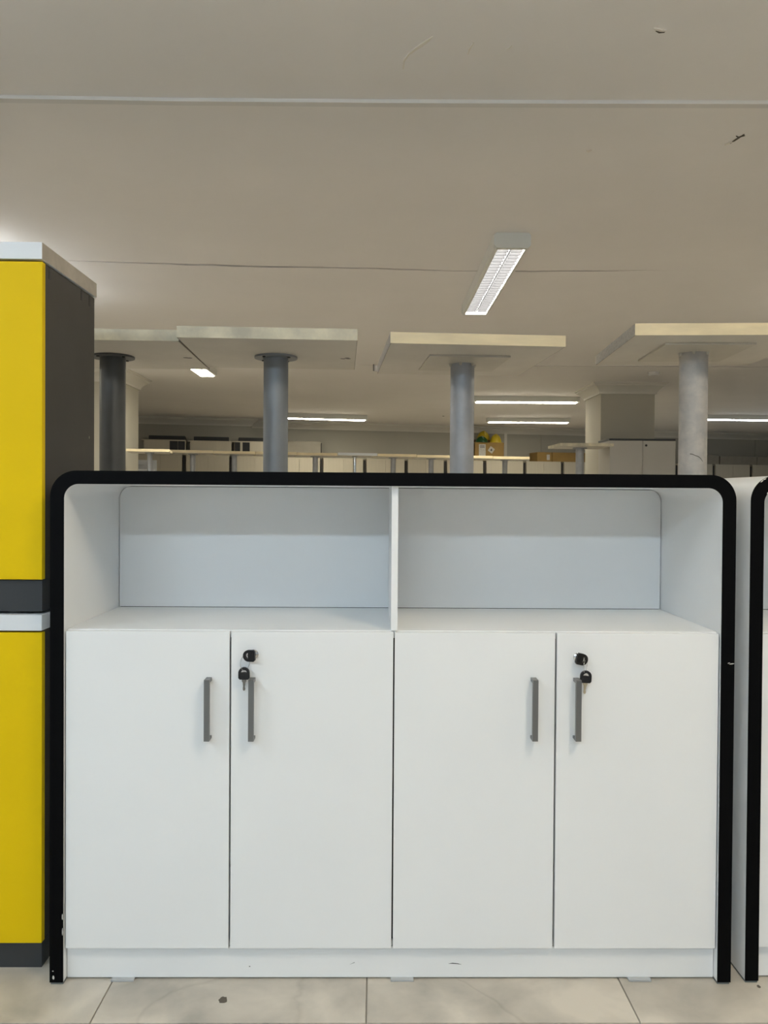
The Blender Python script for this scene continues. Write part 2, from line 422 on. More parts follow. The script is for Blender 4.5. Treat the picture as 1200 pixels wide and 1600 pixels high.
# ------------------------------------------------------------------ white storage cabinet
W, H, D, T = 1.6, 1.2029, 0.425, 0.0305
def arcpath(x0, x1, z0, z1, r, n=14):
    pts = [(x0, z0)]
    for k in range(n+1):
        a = math.pi-math.pi/2*k/n; pts.append((x0+r+r*math.cos(a), z1-r+r*math.sin(a)))
    for k in range(n+1):
        a = math.pi/2-math.pi/2*k/n; pts.append((x1-r+r*math.cos(a), z1-r+r*math.sin(a)))
    pts.append((x1, z0))
    return pts
def make_cabinet(label):
    c = thing('storage_cabinet', label, 'cabinet')
    z0 = 0.006
    out = arcpath(0, W, z0, H, 0.060); inn = arcpath(T, W-T, z0, H-T, 0.034)
    obj('shell', strip(NB(), out, inn, 0.0032, D), 'white_laminate', c)
    eb = obj('edge_band', strip(NB(), arcpath(-0.0004, W+0.0004, z0, H+0.0004, 0.0604), arcpath(T+0.0002, W-T-0.0002, z0, H-T-0.0002, 0.0338), 0.0, 0.0032), 'black_edge', c, label='matt black edge band with rounded corners')
    # worn chips where the band shows its white core
    for cx, cz, rx, rz, rot in ((1.594, 0.760, 0.006, 0.0012, 0.15), (1.587, 0.762, 0.003, 0.0008, 0.4), (0.0085, 0.018, 0.0022, 0.0045, 0.1), (0.0075, 0.033, 0.0018, 0.001, 0.0), (0.0295, 0.160, 0.0012, 0.007, 0.0), (0.0297, 0.125, 0.0010, 0.009, 0.0)):
        obj('chip', prism(NB(), blob(cx, cz, rx, rz, 9, rot), 'y', -0.0004, 0.0006), 'chip_white', eb)
    # back panel with rounded top corners, a hair smaller than the opening, on a backing sheet
    g = 0.0016; yb = 0.402
    path = arcpath(T+g, W-T-g, 0.832, H-T-g, 0.033)
    obj('back_panel', prism(NB(), path, 'y', yb, yb+0.008), 'white_laminate', c)
    obj('backing_sheet', prism(NB(), arcpath(T, W-T, 0.03, H-T, 0.034), 'y', yb+0.012, yb+0.016), 'gap_dark', c)
    obj('shelf', box(NB(), T, W-T, 0.0268, yb, 0.8125, 0.8308, 0.0006), 'white_laminate', c)
    obj('divider', box(NB(), 0.7930, 0.8085, 0.020, yb, 0.8312, H-T, 0.0006), 'white_laminate', c)
    obj('partition', box(NB(), 0.791, 0.809, 0.036, yb, 0.08, 0.8125), 'gap_dark', c)
    obj('bottom_board', box(NB(), T, W-T, 0.03, yb, 0.072, 0.090), 'white_laminate', c)
    pl = obj('plinth', box(NB(), T+0.001, W-T-0.001, 0.024, 0.042, 0.004, 0.078, 0.0005), 'white_laminate', c)
    obj('scuff', prism(NB(), [(0.935, 0.0365), (0.945, 0.0385), (0.958, 0.0372), (0.967, 0.0345), (0.955, 0.036), (0.944, 0.0365)], 'y', 0.0236, 0.0242), 'screw_dark', pl)
    obj('scuff', prism(NB(), [(0.70, 0.0345), (0.7115, 0.040), (0.7125, 0.039)], 'y', 0.0237, 0.0242), 'pad_grey', pl)
    obj('scuff', prism(NB(), blob(0.463, 0.030, 0.002, 0.0014, 7), 'y', 0.0237, 0.0242), 'pad_grey', pl)
    for gx in (0.165, 0.825, 1.39):
        obj('glide', box(NB(), gx-0.027, gx+0.027, 0.012, 0.05, 0.0, 0.0045, 0.0008), 'plastic_pad', c)
    for gx in (0.0155, W-0.0155):
        obj('foot_pad', box(NB(), gx-0.0145, gx+0.0145, 0.004, D-0.02, 0.0, 0.0062), 'pad_grey', c)
    # doors
    XB = [(0.0335, 0.4150), (0.4190, 0.7985), (0.8020, 1.1795), (1.1840, 1.5660)]
    HX = [0.368, 0.470, 1.1285, 1.229]
    for k, (a, b) in enumerate(XB):
        d = obj('door', box(NB(), a, b, 0.008, 0.0262, 0.082, 0.8285, 0.0008), 'white_laminate', c)
        x = HX[k]; hb = NB()
        zt = 0.722 if k < 2 else 0.7245
        zb_ = zt-0.1425
        # U-shaped pull: flat bar with two legs to the door
        pr = [(0.0085, zt), (-0.0215, zt), (-0.0225, zt-0.001), (-0.0225, zb_+0.001), (-0.0215, zb_), (0.0085, zb_), (0.0085, zb_+0.006), (-0.0135, zb_+0.006), (-0.0135, zt-0.008), (0.0085, zt-0.008)]
        prism(hb, pr, 'x', x-0.0062, x+0.0062)
        obj('handle', hb, 'aluminium', d, label='straight grey metal pull handle')
        if k in (1, 3):
            lx, lz = (0.4715, 0.7762) if k == 1 else (1.2335, 0.7722)
            lb = NB()
            lathe(lb, [(0.0, -0.004), (0.006, -0.004), (0.0072, -0.0035), (0.0085, -0.003), (0.0112, -0.0015), (0.0118, 0.001), (0.0118, 0.002)], 28)
            for v in lb.verts: v.co = Vector((lx+v.co.x, 0.0078+v.co.z, lz+v.co.y))
            obj('lock', lb, 'chrome', d, label='round chrome lock rosette')
    return c
cab = make_cabinet('white cabinet with black edge, open compartments and four doors, shown whole')
cab2 = copy_tree(cab)
cab2.location = (1.6385, 0.006, 0); cab2['label'] = 'white cabinet with black edge cut off by the right edge of the picture'
for eb2 in [q for q in cab2.children if q.name.startswith('edge_band')]:
    for ch in list(eb2.children): bpy.data.objects.remove(ch)
    for cx, cz, rx, rz_, rot in ((0.0245, 1.1900, 0.0045, 0.0012, 0.75), (0.0310, 1.1945, 0.004, 0.001, 0.45), (0.0385, 1.1620, 0.0015, 0.003, -0.6)):
        obj('chip', prism(NB(), blob(cx, cz, rx, rz_, 9, rot), 'y', -0.0004, 0.0006), 'chip_white', eb2)
for q in (cab, cab2): q['group'] = 'white cabinets with black edges'

# keys
def key_bow(th=0.0055):
    """black plastic key head with a slot; base edge at z=0, pointing up, flat in xz"""
    bm = NB(); N = 28; cx, cz = 0.0, 0.0185; hw, hh = 0.0122, 0.0265
    outp, inp = [], []
    for i in range(N):
        a = 2*math.pi*i/N; dx, dz = math.cos(a), math.sin(a)
        lo, hi = 0.0, 0.06
        for _ in range(30):
            m_ = (lo+hi)/2; x, z = cx+dx*m_, cz+dz*m_
            inside = abs(x) <= hw and z >= 0 and (z <= hh-hw or x*x+(z-(hh-hw))**2 <= hw*hw)
            if inside: lo = m_
            else: hi = m_
        outp.append((cx+dx*lo, cz+dz*lo)); inp.append((cx+dx*0.0062, cz+dz*0.0028-0.006*(dx*0.6)**2*1.2))
    rows = [[bm.verts.new((p[0], y, p[1])) for p in pl] for y in (-th/2, th/2) for pl in (outp, inp)]
    of, inf, ob, ib = rows
    for i in range(N):
        j = (i+1) % N
        bm.faces.new((of[i], of[j], inf[j], inf[i])); bm.faces.new((ob[i], ib[i], ib[j], ob[j]))
        bm.faces.new((of[i], ob[i], ob[j], of[j])); bm.faces.new((inf[i], inf[j], ib[j], ib[i]))
    for k in range(4):   # grip ribs across the lower half
        box(bm, -0.0085, 0.0085, -th/2-0.0006, th/2+0.0006, 0.0022+k*0.0022, 0.0032+k*0.0022)
    return bm
def key_blade(L_=0.024):
    bm = NB()
    pts = [(-0.0048, 0.002), (0.0048, 0.002), (0.0048, -0.004), (0.0032, -0.0055), (0.0032, -0.008), (0.0022, -0.0095), (0.0030, -0.0115), (0.0018, -0.013), (0.0018, -0.017), (0.0028, -0.0185), (0.0026, -0.021), (0.0012, -0.0232), (-0.0012, -0.0232), (-0.0026, -0.021), (-0.0026, -0.018), (-0.0022, -0.014), (-0.0030, -0.006), (-0.0048, -0.004)]
    pts = [(p[0], p[1]*L_/0.0232 if p[1] < 0 else p[1]) for p in pts]
    return prism(bm, pts, 'y', -0.0009, 0.0009)
def tf(bm, M):
    bmesh.ops.transform(bm, matrix=M, verts=bm.verts[:]); return bm
def torus(R_, r_, n=24, m_=8):
    bm = NB(); rings = []
    for i in range(n):
        a = 2*math.pi*i/n
        rings.append([bm.verts.new(((R_+r_*math.cos(2*math.pi*j/m_))*math.cos(a), r_*math.sin(2*math.pi*j/m_), (R_+r_*math.cos(2*math.pi*j/m_))*math.sin(a))) for j in range(m_)])
    for i in range(n):
        for j in range(m_):
            bm.faces.new((rings[i][j], rings[(i+1) % n][j], rings[(i+1) % n][(j+1) % m_], rings[i][(j+1) % m_]))
    return bm
def key_set(lx, lz, turn, hang, hang_rot, blade_mat, label):
    k = thing('key_set', label, 'keys', (lx, 0.004, lz), 0, 'keys hanging in cabinet locks')
    # key in the lock: short shaft, head folded over to the side
    obj('lock_key_shaft', cyl(NB(), (0, 0.0, 0), (0, -0.012, 0), 0.0042, n=16), 'key_plastic', k)
    M = Matrix.Translation((-0.003 if turn < 0 else 0.0, -0.0145, 0)) @ Matrix.Rotation(turn, 4, 'Y') @ Matrix.Rotation(math.radians(-14), 4, 'X') @ Matrix.Scale(1.1, 4) @ Matrix.Translation((0, 0, -0.009))
    obj('lock_key_head', tf(key_bow(0.006), M), 'key_plastic', k)
    slot = M @ Vector((0, 0, 0.0205))
    hb = Vector((hang[0], slot.y-0.001, hang[1]))
    M2 = Matrix.Translation(hb) @ Matrix.Rotation(hang_rot, 4, 'Y') @ Matrix.Scale(1.08, 4)
    top = M2 @ Vector((0, 0, 0.0215))
    mid = (slot+top)/2; d = (slot-top); R_ = d.length/2+0.0016
    M3 = Matrix.Translation(mid) @ Matrix.Rotation(math.radians(62), 4, 'Z')
    obj('ring', tf(torus(R_, 0.0006), M3), 'chrome', k)
    hk = obj('hanging_key_head', tf(key_bow(0.0055), M2), 'key_plastic', k)
    obj('hanging_key_blade', tf(key_blade(), M2), blade_mat, hk)
key_set(0.4715, 0.7762, math.radians(-92), (-0.0195, -0.0555), math.radians(0), 'key_steel', 'pair of black keys in the lock of the second door from the left')
key_set(1.2335, 0.7722, math.radians(104), (0.0135, -0.0560), math.radians(4), 'key_brass', 'pair of black keys in the lock of the rightmost door')

# ------------------------------------------------------------------ yellow cabinets, one on the other
YR = -0.0435
def yellow_cabinet(label, z0, pz, dz, sz0, sz1, feet):
    c = thing('yellow_cabinet', label, 'cabinet', (YR, 0.06, z0), 0, 'yellow cabinets stacked at left')
    wd = 0.80
    xr = -0.004
    if feet:
        for fx in (-0.09, -wd+0.09):
            for fy in (0.05, 0.32): obj('foot', cyl(NB(), (fx, fy, 0), (fx, fy, 0.0062), 0.012, n=16), 'plastic_pad', c)
    obj('plinth', box(NB(), -wd, xr, 0.010, 0.36, 0.006 if feet else 0.0, pz, 0.001), 'plinth_grey', c)
    cc = obj('carcass', box(NB(), -wd, xr, 0.0195, 0.362, pz, sz0-0.003, 0.001), 'carcass_grey', c, label='dark grey cabinet carcass')
    if feet:
        for sy, szz in ((0.05, sz0-0.022), (0.262, sz0-0.022), (0.322, sz0-0.022)):
            obj('cam_notch', box(NB(), xr-0.002, xr+0.0008, sy-0.005, sy+0.005, szz-0.012, szz+0.016), 'screw_dark', cc)
        obj('shelf_pin', cyl(NB(), (xr-0.002, 0.318, 1.497-z0-0.19), (xr+0.0015, 0.318, 1.497-z0-0.19), 0.004, n=14), 'chrome', cc)
    for a, b in ((-wd, -wd/2-0.0015), (-wd/2+0.0015, -0.0005)):
        d = obj('door', box(NB(), a, b, 0.0, 0.018, pz+0.002, sz0-0.005, 0.0009), 'yellow_laminate', c, label='yellow laminate door')
        hx = a+0.05 if a > -wd+0.01 else b-0.05; hz = (pz+sz0)/2+0.1
        obj('handle', prism(NB(), [(0.0004, hz+0.07), (-0.026, hz+0.07), (-0.026, hz-0.07), (0.0004, hz-0.07), (0.0004, hz-0.06), (-0.018, hz-0.06), (-0.018, hz+0.06), (0.0004, hz+0.06)], 'x', hx-0.006, hx+0.006), 'aluminium', d)
    s = obj('top_slab', box(NB(), -wd-0.004, 0.0, -0.004, 0.366, sz0, sz1, 0.0008), 'white_slab', c, label='thick white top slab')
    obj('slab_end_face', box(NB(), -0.0005, 0.0006, -0.0035, 0.3655, sz0+0.0006, sz1-0.0006), 'slab_end' if feet else 'white_slab', s)
    return c
yellow_cabinet('lower yellow cabinet standing on the floor at the left edge', 0.0, 0.063, 0, 0.8205, 0.8585, False)
yellow_cabinet('upper yellow cabinet with dark side, on top of the other yellow cabinet', 0.8585, 0.941-0.8585, 0, 1.708-0.8585, 1.748-0.8585, True)

# ------------------------------------------------------------------ post tables
def make_table(label, loc, rz, wx, wy, zu, th, rp, flange, pm, em, group, off=(0, 0), tilt=0.0, fm='pole_blue', det=True):
    t = thing('post_table', label, 'table', (loc[0], loc[1], 0), rz, group)
    e_ = 0.002
    top = obj('tabletop', box(NB(), -wx/2+e_, wx/2-e_, -wy/2+e_, wy/2-e_, -th/2, th/2), 'table_backing', t, (0, 0, zu+th/2))
    for y0, y1 in ((-wy/2, -wy/2+e_), (wy/2-e_, wy/2)):
        obj('edge_band', box(NB(), -wx/2, wx/2, y0, y1, -th/2+0.0003, th/2-0.0003), em, top, label='light maple edge band')
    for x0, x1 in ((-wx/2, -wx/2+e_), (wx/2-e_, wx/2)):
        obj('side_edge', box(NB(), x0, x1, -wy/2+e_, wy/2-e_, -th/2+0.0003, th/2-0.0003), 'chipboard_shaded' if det else em, top, label='raw side edge, its grey darkened for shade' if det else 'light maple edge band')
    top.rotation_euler = (0, tilt, 0)
    ox, oy = off
    if flange == 'round':
        f = obj('flange', cyl(NB(), (ox, oy, zu-0.007), (ox, oy, zu-0.0002), 0.079, n=40), fm, t)
        for a in (35, 125, 215, 305):
            a = math.radians(a+17)
            sx, sy = ox+0.064*math.cos(a), oy+0.064*math.sin(a)
            obj('screw', cyl(NB(), (sx, sy, zu-0.0105), (sx, sy, zu-0.0068), 0.0055, n=12), 'screw_dark', f)
    elif flange == 'square':
        f = obj('flange', box(NB(), ox-0.148, ox+0.148, oy-0.165, oy+0.165, zu-0.007, zu-0.0004, 0.0004), 'plate_backing', t)
        if det:
            for a in range(6):
                a = math.radians(a*60+12); sx, sy = ox+(rp+0.004)*math.cos(a), oy+(rp+0.004)*math.sin(a)
                obj('weld_bead', cyl(NB(), (sx, sy, zu-0.017), (sx, sy, zu-0.0068), 0.004, 0.0075, n=10), 'plate_backing', f)
    else:
        obj('flange', cyl(NB(), (ox, oy, zu-0.012), (ox, oy, zu-0.0002), rp*1.75, n=24), 'pole_grey', t)
    p = obj('post', cyl(NB(), (ox, oy, 0.012), (ox, oy, zu-0.0068), rp, n=48 if det else 20), pm, t)
    obj('base_plate', cyl(NB(), (ox, oy, 0.0), (ox, oy, 0.012), 0.20, 0.198, n=32), pm, t)
    return t, top, p
G = 'square post tables behind the white cabinet'
ZU, TH = 1.662, 0.038
t1, top1, p1 = make_table('square table at left half hidden behind the yellow cabinet, dark round post', (-0.213, 1.108), math.radians(2), 0.592, 0.60, ZU, TH, 0.0465, 'round', 'pole_dark', 'maple_worn', G, (-0.012, 0.012), fm='pole_dark')
t2, top2, p2 = make_table('square table with pale worn edge and blue grey post, second from the left', (0.3845, 1.070), math.radians(2.4), 0.590, 0.61, ZU, TH, 0.0455, 'round', 'pole_blue', 'maple_worn', G, (0.0, 0.03))
t3, top3, p3 = make_table('square table with yellow maple edge on a grey post with square plate', (1.080, 1.172), math.radians(3.6), 0.600, 0.67, ZU, TH, 0.0455, 'square', 'pole_grey', 'maple_edge', G, (0.006, 0.02))
t4, top4, p4 = make_table('square table at right with a pale scratched post, cut by the picture edge', (1.879, 0.925), math.radians(-3.5), 0.580, 0.575, ZU, TH, 0.0475, 'square', 'pole_scuffed', 'maple_edge', G, (-0.012, 0.0))
# drill holes and dents under the tops
for top, pts in ((top1, ((0.255, 0.02), (0.268, 0.024))), (top2, ((0.262, 0.03), (0.248, 0.05), (0.268, 0.048)))):
    for (x, y) in pts:
        obj('dent', prism(NB(), blob(x, y, 0.010, 0.006, 9), 'z', -TH/2-0.0005, -TH/2+0.0005), 'screw_dark', top)
# curved scratch on the pale post
bm = NB(); R_ = 0.0475; pts = [(-0.50, 1.302), (-0.30, 1.300), (-0.15, 1.296), (0.0, 1.294), (0.16, 1.290), (0.30, 1.284), (0.42, 1.276)]
for (a, za), (b, zb) in zip(pts[:-1], pts[1:]):
    A = []
    for ang, z in ((a, za), (b, zb)):
        for dz in (-0.0013, 0.0013):
            A.append([Vector((-0.012+rr*math.sin(ang), -rr*math.cos(ang), z+dz)) for rr in (R_-0.0003, R_+0.0005)])
    vv = [[bm.verts.new(c) for c in q] for q in A]
    for f in ((vv[0][1], vv[2][1], vv[3][1], vv[1][1]), (vv[0][0], vv[1][0], vv[3][0], vv[2][0]), (vv[0][0], vv[2][0], vv[2][1], vv[0][1]), (vv[1][0], vv[1][1], vv[3][1], vv[3][0]), (vv[0][0], vv[0][1], vv[1][1], vv[1][0]), (vv[2][0], vv[3][0], vv[3][1], vv[2][1])): bm.faces.new(f)
obj('scratch', bm, 'flake_dark', p4)

# ------------------------------------------------------------------ ceiling lights
def ceiling_light(label, cx, cy, rz, L_, wd, em_mat, louvre=False, hgt=0.075, group='fluorescent ceiling lights', opal=0.0):
    t = thing('ceiling_light', label, 'ceiling light', (cx, cy, ZC), rz, group)
    h = hgt
    rec = 0.036 if louvre else 0.0
    bm = NB()
    # tapered channel open at the bottom
    pr = [(-wd/2, 0), (wd/2, 0), (wd/2, -h+0.008), (wd/2-0.012, -h), (wd/2-0.02, -h), (wd/2-0.02, -h+0.02+rec), (-wd/2+0.02, -h+0.02+rec), (-wd/2+0.02, -h), (-wd/2+0.012, -h), (-wd/2, -h+0.008)]
    prism(bm, pr, 'y', -L_/2+0.03, L_/2-0.03)
    obj('housing', bm, 'lamp_housing', t)
    for s in (-1, 1):
        y0, y1 = (-L_/2, -L_/2+0.03) if s < 0 else (L_/2-0.03, L_/2)
        c = 0.012
        pr = [(-wd/2+c-0.003, 0), (wd/2-c+0.003, 0), (wd/2+0.003, -c), (wd/2+0.003, -h+c), (wd/2-c, -h-0.002), (-wd/2+c, -h-0.002), (-wd/2-0.003, -h+c), (-wd/2-0.003, -c)]
        obj('end_cap', prism(NB(), pr, 'y', y0, y1), 'lamp_cap', t)
    rec = 0.036 if louvre else 0.0
    obj('diffuser', box(NB(), -wd/2+0.022, wd/2-0.022, -L_/2+0.034, L_/2-0.034, -h+0.012-opal+rec, -h+0.018+rec), em_mat, t, label='glowing white lamp panel')
    if louvre:
        bm = NB(); box(bm, -0.002, 0.002, -L_/2+0.034, L_/2-0.034, -h+0.004, -h+0.030)
        n = 26
        for k in range(1, n):
            y = -L_/2+0.034+(L_-0.068)*k/n
            for x0, x1 in ((-wd/2+0.0225, -0.007), (0.007, wd/2-0.0225)):
                box(bm, x0, x1, y-0.0015, y+0.0015, -h+0.001, -h+0.030)
        obj('louvre', bm, 'louvre', t)
    return t
W_ROOM = (1.0, 0.94, 0.77, 1); W_COOL = (0.78, 0.90, 1.0, 1); W_WARM = (1.0, 0.87, 0.68, 1)
emis('glow_near', (1.0, 0.97, 0.93, 1), 75.0)
emis('glow_room', W_ROOM, LAMP_ROOM)
emis('glow_left', (0.92, 0.96, 1.0, 1), LAMP_ROOM*0.7)
emis('glow_right', (0.88, 0.96, 1.0, 1), 24.0)
emis('glow_warm', W_WARM, LAMP_WARM)
emis('glow_cool', W_COOL, LAMP_COOL)
emis('glow_strip', (0.66, 0.84, 1.0, 1), LAMP_STRIP)
ceiling_light('louvred ceiling light near the viewer, pointing away from it', 1.437, 2.905, 0, 1.50, 0.180, 'glow_near', True)
ceiling_light('ceiling light hidden above the yellow cabinet at left', -1.48, 2.85, 0, 1.50, 0.180, 'glow_left', opal=0.045)
ceiling_light('ceiling light of which only one end shows beneath the left tables', -1.03, 5.88, 0, 1.50, 0.18, 'glow_room', False, 0.07, opal=0.020)
ceiling_light('crosswise ceiling light at left, beside the blue grey post', -0.11, 11.16, math.radians(-78), 1.46, 0.16, 'glow_room', False, 0.08, opal=0.020)
ceiling_light('larger of the two crosswise ceiling lights beside the square pillar', 2.757, 8.71, math.radians(-90), 1.40, 0.16, 'glow_room', False, 0.07, opal=0.020)
ceiling_light('smaller, farther of the two crosswise ceiling lights beside the square pillar', 3.33, 11.55, math.radians(-90), 1.40, 0.16, 'glow_room', False, 0.07, opal=0.020)
ceiling_light('crosswise ceiling light at far right behind the scratched post', 6.62, 10.85, math.radians(-86), 1.50, 0.16, 'glow_right', False, 0.07, opal=0.020)
ceiling_light('ceiling light in front of the white cabinet towards its right end', 1.56, -1.30, 0, 0.62, 0.18, 'glow_warm', opal=0.045)
ceiling_light('ceiling light in front of the white cabinet towards its left end', -1.20, -1.30, 0, 0.62, 0.18, 'glow_cool', opal=0.045)
ceiling_light('crosswise ceiling light behind the viewpoint at left', -1.20, -3.60, math.radians(90), 1.50, 0.18, 'glow_strip', opal=0.045)
ceiling_light('crosswise ceiling light behind the viewpoint in the middle', 0.45, -3.60, math.radians(90), 1.50, 0.18, 'glow_strip', opal=0.045)

for lx, ly, lab in ((4.2, 2.9, 'added fill light out of view to the right of the tables'), (4.2, -1.15, 'added fill light out of view to the right of the white cabinets'), (-3.9, 2.9, 'added fill light out of view to the left of the tables'), (-3.9, -1.15, 'added fill light out of view to the left of the yellow cabinets')):  # unseen lamps added to lift the room's ambient light
    ceiling_light(lab, lx, ly, 0, 1.50, 0.18, 'glow_left' if lx < 0 and ly < 0 else 'glow_room', opal=0.045)

# cable trunking across the ceiling
bm = NB(); PT = [(-3.2, 0.865), (-1.6, 0.852), (-0.52, 0.846), (0.1, 0.850), (0.775, 0.844), (1.4, 0.834), (2.07, 0.820), (3.2, 0.805), (4.6, 0.80)]
for (a, b) in zip(PT[:-1], PT[1:]):
    A = [bm.verts.new(c) for c in ((a[0], a[1]-0.0145, ZC), (a[0], a[1]-0.0145, ZC-0.012), (a[0], a[1]+0.0145, ZC-0.012), (a[0], a[1]+0.0145, ZC))]
    B = [bm.verts.new(c) for c in ((b[0], b[1]-0.0145, ZC), (b[0], b[1]-0.0145, ZC-0.012), (b[0], b[1]+0.0145, ZC-0.012), (b[0], b[1]+0.0145, ZC))]
    for i in range(3): bm.faces.new((A[i], A[i+1], B[i+1], B[i]))
bmesh.ops.remove_doubles(bm, verts=bm.verts[:], dist=1e-5)
tag(obj('cable_trunking', bm, 'trunking'), 'flat white cable trunking running across the whole ceiling', 'cable duct')
# smoke detector and hook
t = thing('smoke_detector', 'small round smoke detector on the ceiling in front of the square pillar', 'smoke detector', (3.69, 6.53, ZC))
obj('mount', tf(lathe(NB(), [(0, 0), (0.062, 0), (0.062, -0.012), (0.0, -0.012)], 28), Matrix.Identity(4)), 'trunking', t)
obj('cover', lathe(NB(), [(0, -0.012), (0.054, -0.012), (0.058, -0.024), (0.045, -0.038), (0.02, -0.042), (0, -0.042)], 28), 'trunking', t)
t = thing('ceiling_bracket', 'small metal bracket hanging from the ceiling between the middle tables', 'bracket', (0.748, 6.20, ZC))
obj('stem', box(NB(), -0.024, -0.012, -0.015, 0.015, -0.065, 0, 0.001), 'aluminium', t)
obj('cup', cyl(NB(), (0.006, 0, -0.07), (0.006, 0, -0.012), 0.016, n=16), 'trunking', t)

# ------------------------------------------------------------------ far cabinets along the far wall
ORD = ['first', 'second', 'third', 'fourth', 'fifth', 'sixth', 'seventh', 'eighth', 'ninth', 'tenth', 'eleventh', 'twelfth', 'thirteenth', 'fourteenth']
def two_door_cabinet(label, org, rz, wd, dp, ht, m, group=None, lock=False, dark_top=False, top_m=None):
    """origin: front left bottom corner, local x along the front, y into depth"""
    c = thing('tall_cabinet', label, 'cabinet', org, rz, group)
    obj('carcass', box(NB(), 0.004, wd-0.004, 0.020, dp, 0.05, ht-0.022, 0.001), m, c)
    obj('plinth', box(NB(), 0.006, wd-0.006, 0.03, dp, 0, 0.05), 'plinth_grey', c)
    obj('top_board', box(NB(), 0.0, wd, 0.012, dp, ht-0.022, ht, 0.001), 'plinth_grey' if dark_top else m, c)
    for a, b in ((0.003, wd/2-0.002), (wd/2+0.002, wd-0.003)):
        d = obj('door', box(NB(), a, b, 0, 0.018, 0.055, ht-0.024, 0.001), m, c)
        if lock and a > 0.1:
            obj('lock', cyl(NB(), (a+0.035, -0.004, ht-0.075), (a+0.035, 0.001, ht-0.075), 0.013, n=16), 'screw_dark', d)
    return c
ZT = 1.818
UG = [-4.32, -3.555, -2.785, -2.0, -1.208, -0.433, 0.327, 1.063, 1.817, 2.599, 3.353, 4.13, 4.93, 5.735, 6.539, 7.366, 8.19]
gcab = 'cream cabinets along the far wall'
vis = [k for k in range(len(UG)-1) if k not in (11, 12)]
for k in vis:
    a, b = UG[k], UG[k+1]
    gap = 0.030
    cabx = two_door_cabinet('', far(a+gap, 0.80 if a < -2.5 else 0.48), FA, (b-a)-2*gap, 0.44, ZT, 'cream_laminate', gcab)
    n = vis.index(k)
    cabx['label'] = ('%s cream two-door cabinet from the left along the far wall' % ORD[n]) if k < 11 else ('%s cream two-door cabinet from the right along the far wall' % ORD[len(vis)-1-n])
    # dark filler strip in the joint between neighbours
    obj('filler_strip', box(NB(), -gap-0.016, -gap+0.016, 0.02, 0.05, 0, ZT-0.03), 'dark_side', cabx)
# tall pale cabinet in front of the pillar
two_door_cabinet('tall pale grey cabinet with dark top standing in front of the square pillar', (3.335, 6.88, 0), 0.0, 0.735, 0.45, 1.802, 'grey_laminate', None, True, True)

# things lying on the far cabinets (v measured from the wall)
def vbox(name, u0, u1, v0, v1, z0, z1, m, parent=None, bev=0.002):
    """box in the far wall's own axes, local to an object placed at far(u0, v1)"""
    bm = box(NB(), 0, u1-u0, 0, v1-v0, 0, z1-z0, bev)
    o_ = obj(name, bm, m, parent)
    return o_
def carton(label, u0, u1, v0, v1, z0, z1, m='cardboard', tape=True, label_patch=None, group='cartons on the far cabinets'):
    p = far(u0, v1, z0)
    c = thing('carton', label, 'box', p, FA, group)
    wd, dp, h = u1-u0, v1-v0, z1-z0
    obj('body', box(NB(), 0, wd, 0, dp, 0, h-0.006, 0.003), m, c)
    obj('flap', box(NB(), 0.002, wd-0.002, 0.001, dp/2-0.003, h-0.006, h), m, c)
    obj('flap', box(NB(), 0.002, wd-0.002, dp/2+0.003, dp-0.001, h-0.006, h), m, c)
    if label_patch:
        a, b, z_, z2 = label_patch
        obj('paper_label', box(NB(), a, b, -0.0012, 0.0, z_, z2), 'paper_label', c)
    return c
zt = ZT
carton('short brown carton with a white label, left of the pillar table', 2.85, 3.145, 0.08, 0.46, zt, zt+0.175, label_patch=(0.19, 0.25, 0.03, 0.13))
carton('long brown carton behind the post of the pillar table', 3.155, 4.02, 0.08, 0.46, zt, zt+0.175)
carton('grey brown carton just right of the scratched post', 6.05, 6.655, 0.08, 0.47, zt, zt+0.185, 'cardboard_grey')
carton('flat grey brown carton at far right beside the taller carton', 6.685, 7.50, 0.08, 0.46, zt, zt+0.165, 'cardboard_grey')
carton('last flat grey brown carton at the right edge of the picture', 7.51, 8.2, 0.08, 0.46, zt, zt+0.165, 'cardboard_grey')
# open carton of helmets
hc = thing('helmet_carton', 'open brown carton full of helmets on the far cabinets', 'box', far(1.63, 0.46, zt), FA)
wd, dp, h = 0.56, 0.36, 0.335
bm = NB(); th = 0.008
box(bm, 0, wd, 0, th, 0, h); box(bm, 0, wd, dp-th, dp, 0, h); box(bm, 0, th, th, dp-th, 0, h); box(bm, wd-th, wd, th, dp-th, 0, h); box(bm, th, wd-th, th, dp-th, 0, 0.2)
obj('body', bm, 'cardboard', hc)
fl = NB(); A = [(-0.001, h), (-0.10, h-0.19), (-0.107, h-0.185), (-0.008, h+0.003)]
prism(fl, A, 'y', 0.01, dp-0.01); obj('flap', fl, 'cardboard', hc)
lb = obj('paper_label', box(NB(), 0.075, 0.205, -0.0015, 0.0, 0.045, 0.30), 'paper_label', hc)
for k in range(3): obj('print_line', box(NB(), 0.095, 0.185, -0.0022, -0.0012, 0.268-k*0.016, 0.275-k*0.016), 'ink', lb)
d_ = 0.062; cx, cz = 0.315, 0.20
lb = obj('paper_label', prism(NB(), [(cx-0.07, cz-0.012), (cx+0.012, cz-0.07), (cx+0.07, cz+0.012), (cx-0.012, cz+0.07)], 'y', -0.0015, 0.0), 'paper_label', hc)
obj('print_mark', prism(NB(), [(cx-0.012, cz-0.025), (cx+0.018, cz-0.016), (cx+0.010, cz+0.022), (cx-0.016, cz+0.010)], 'y', -0.0022, -0.0012), 'ink', lb)
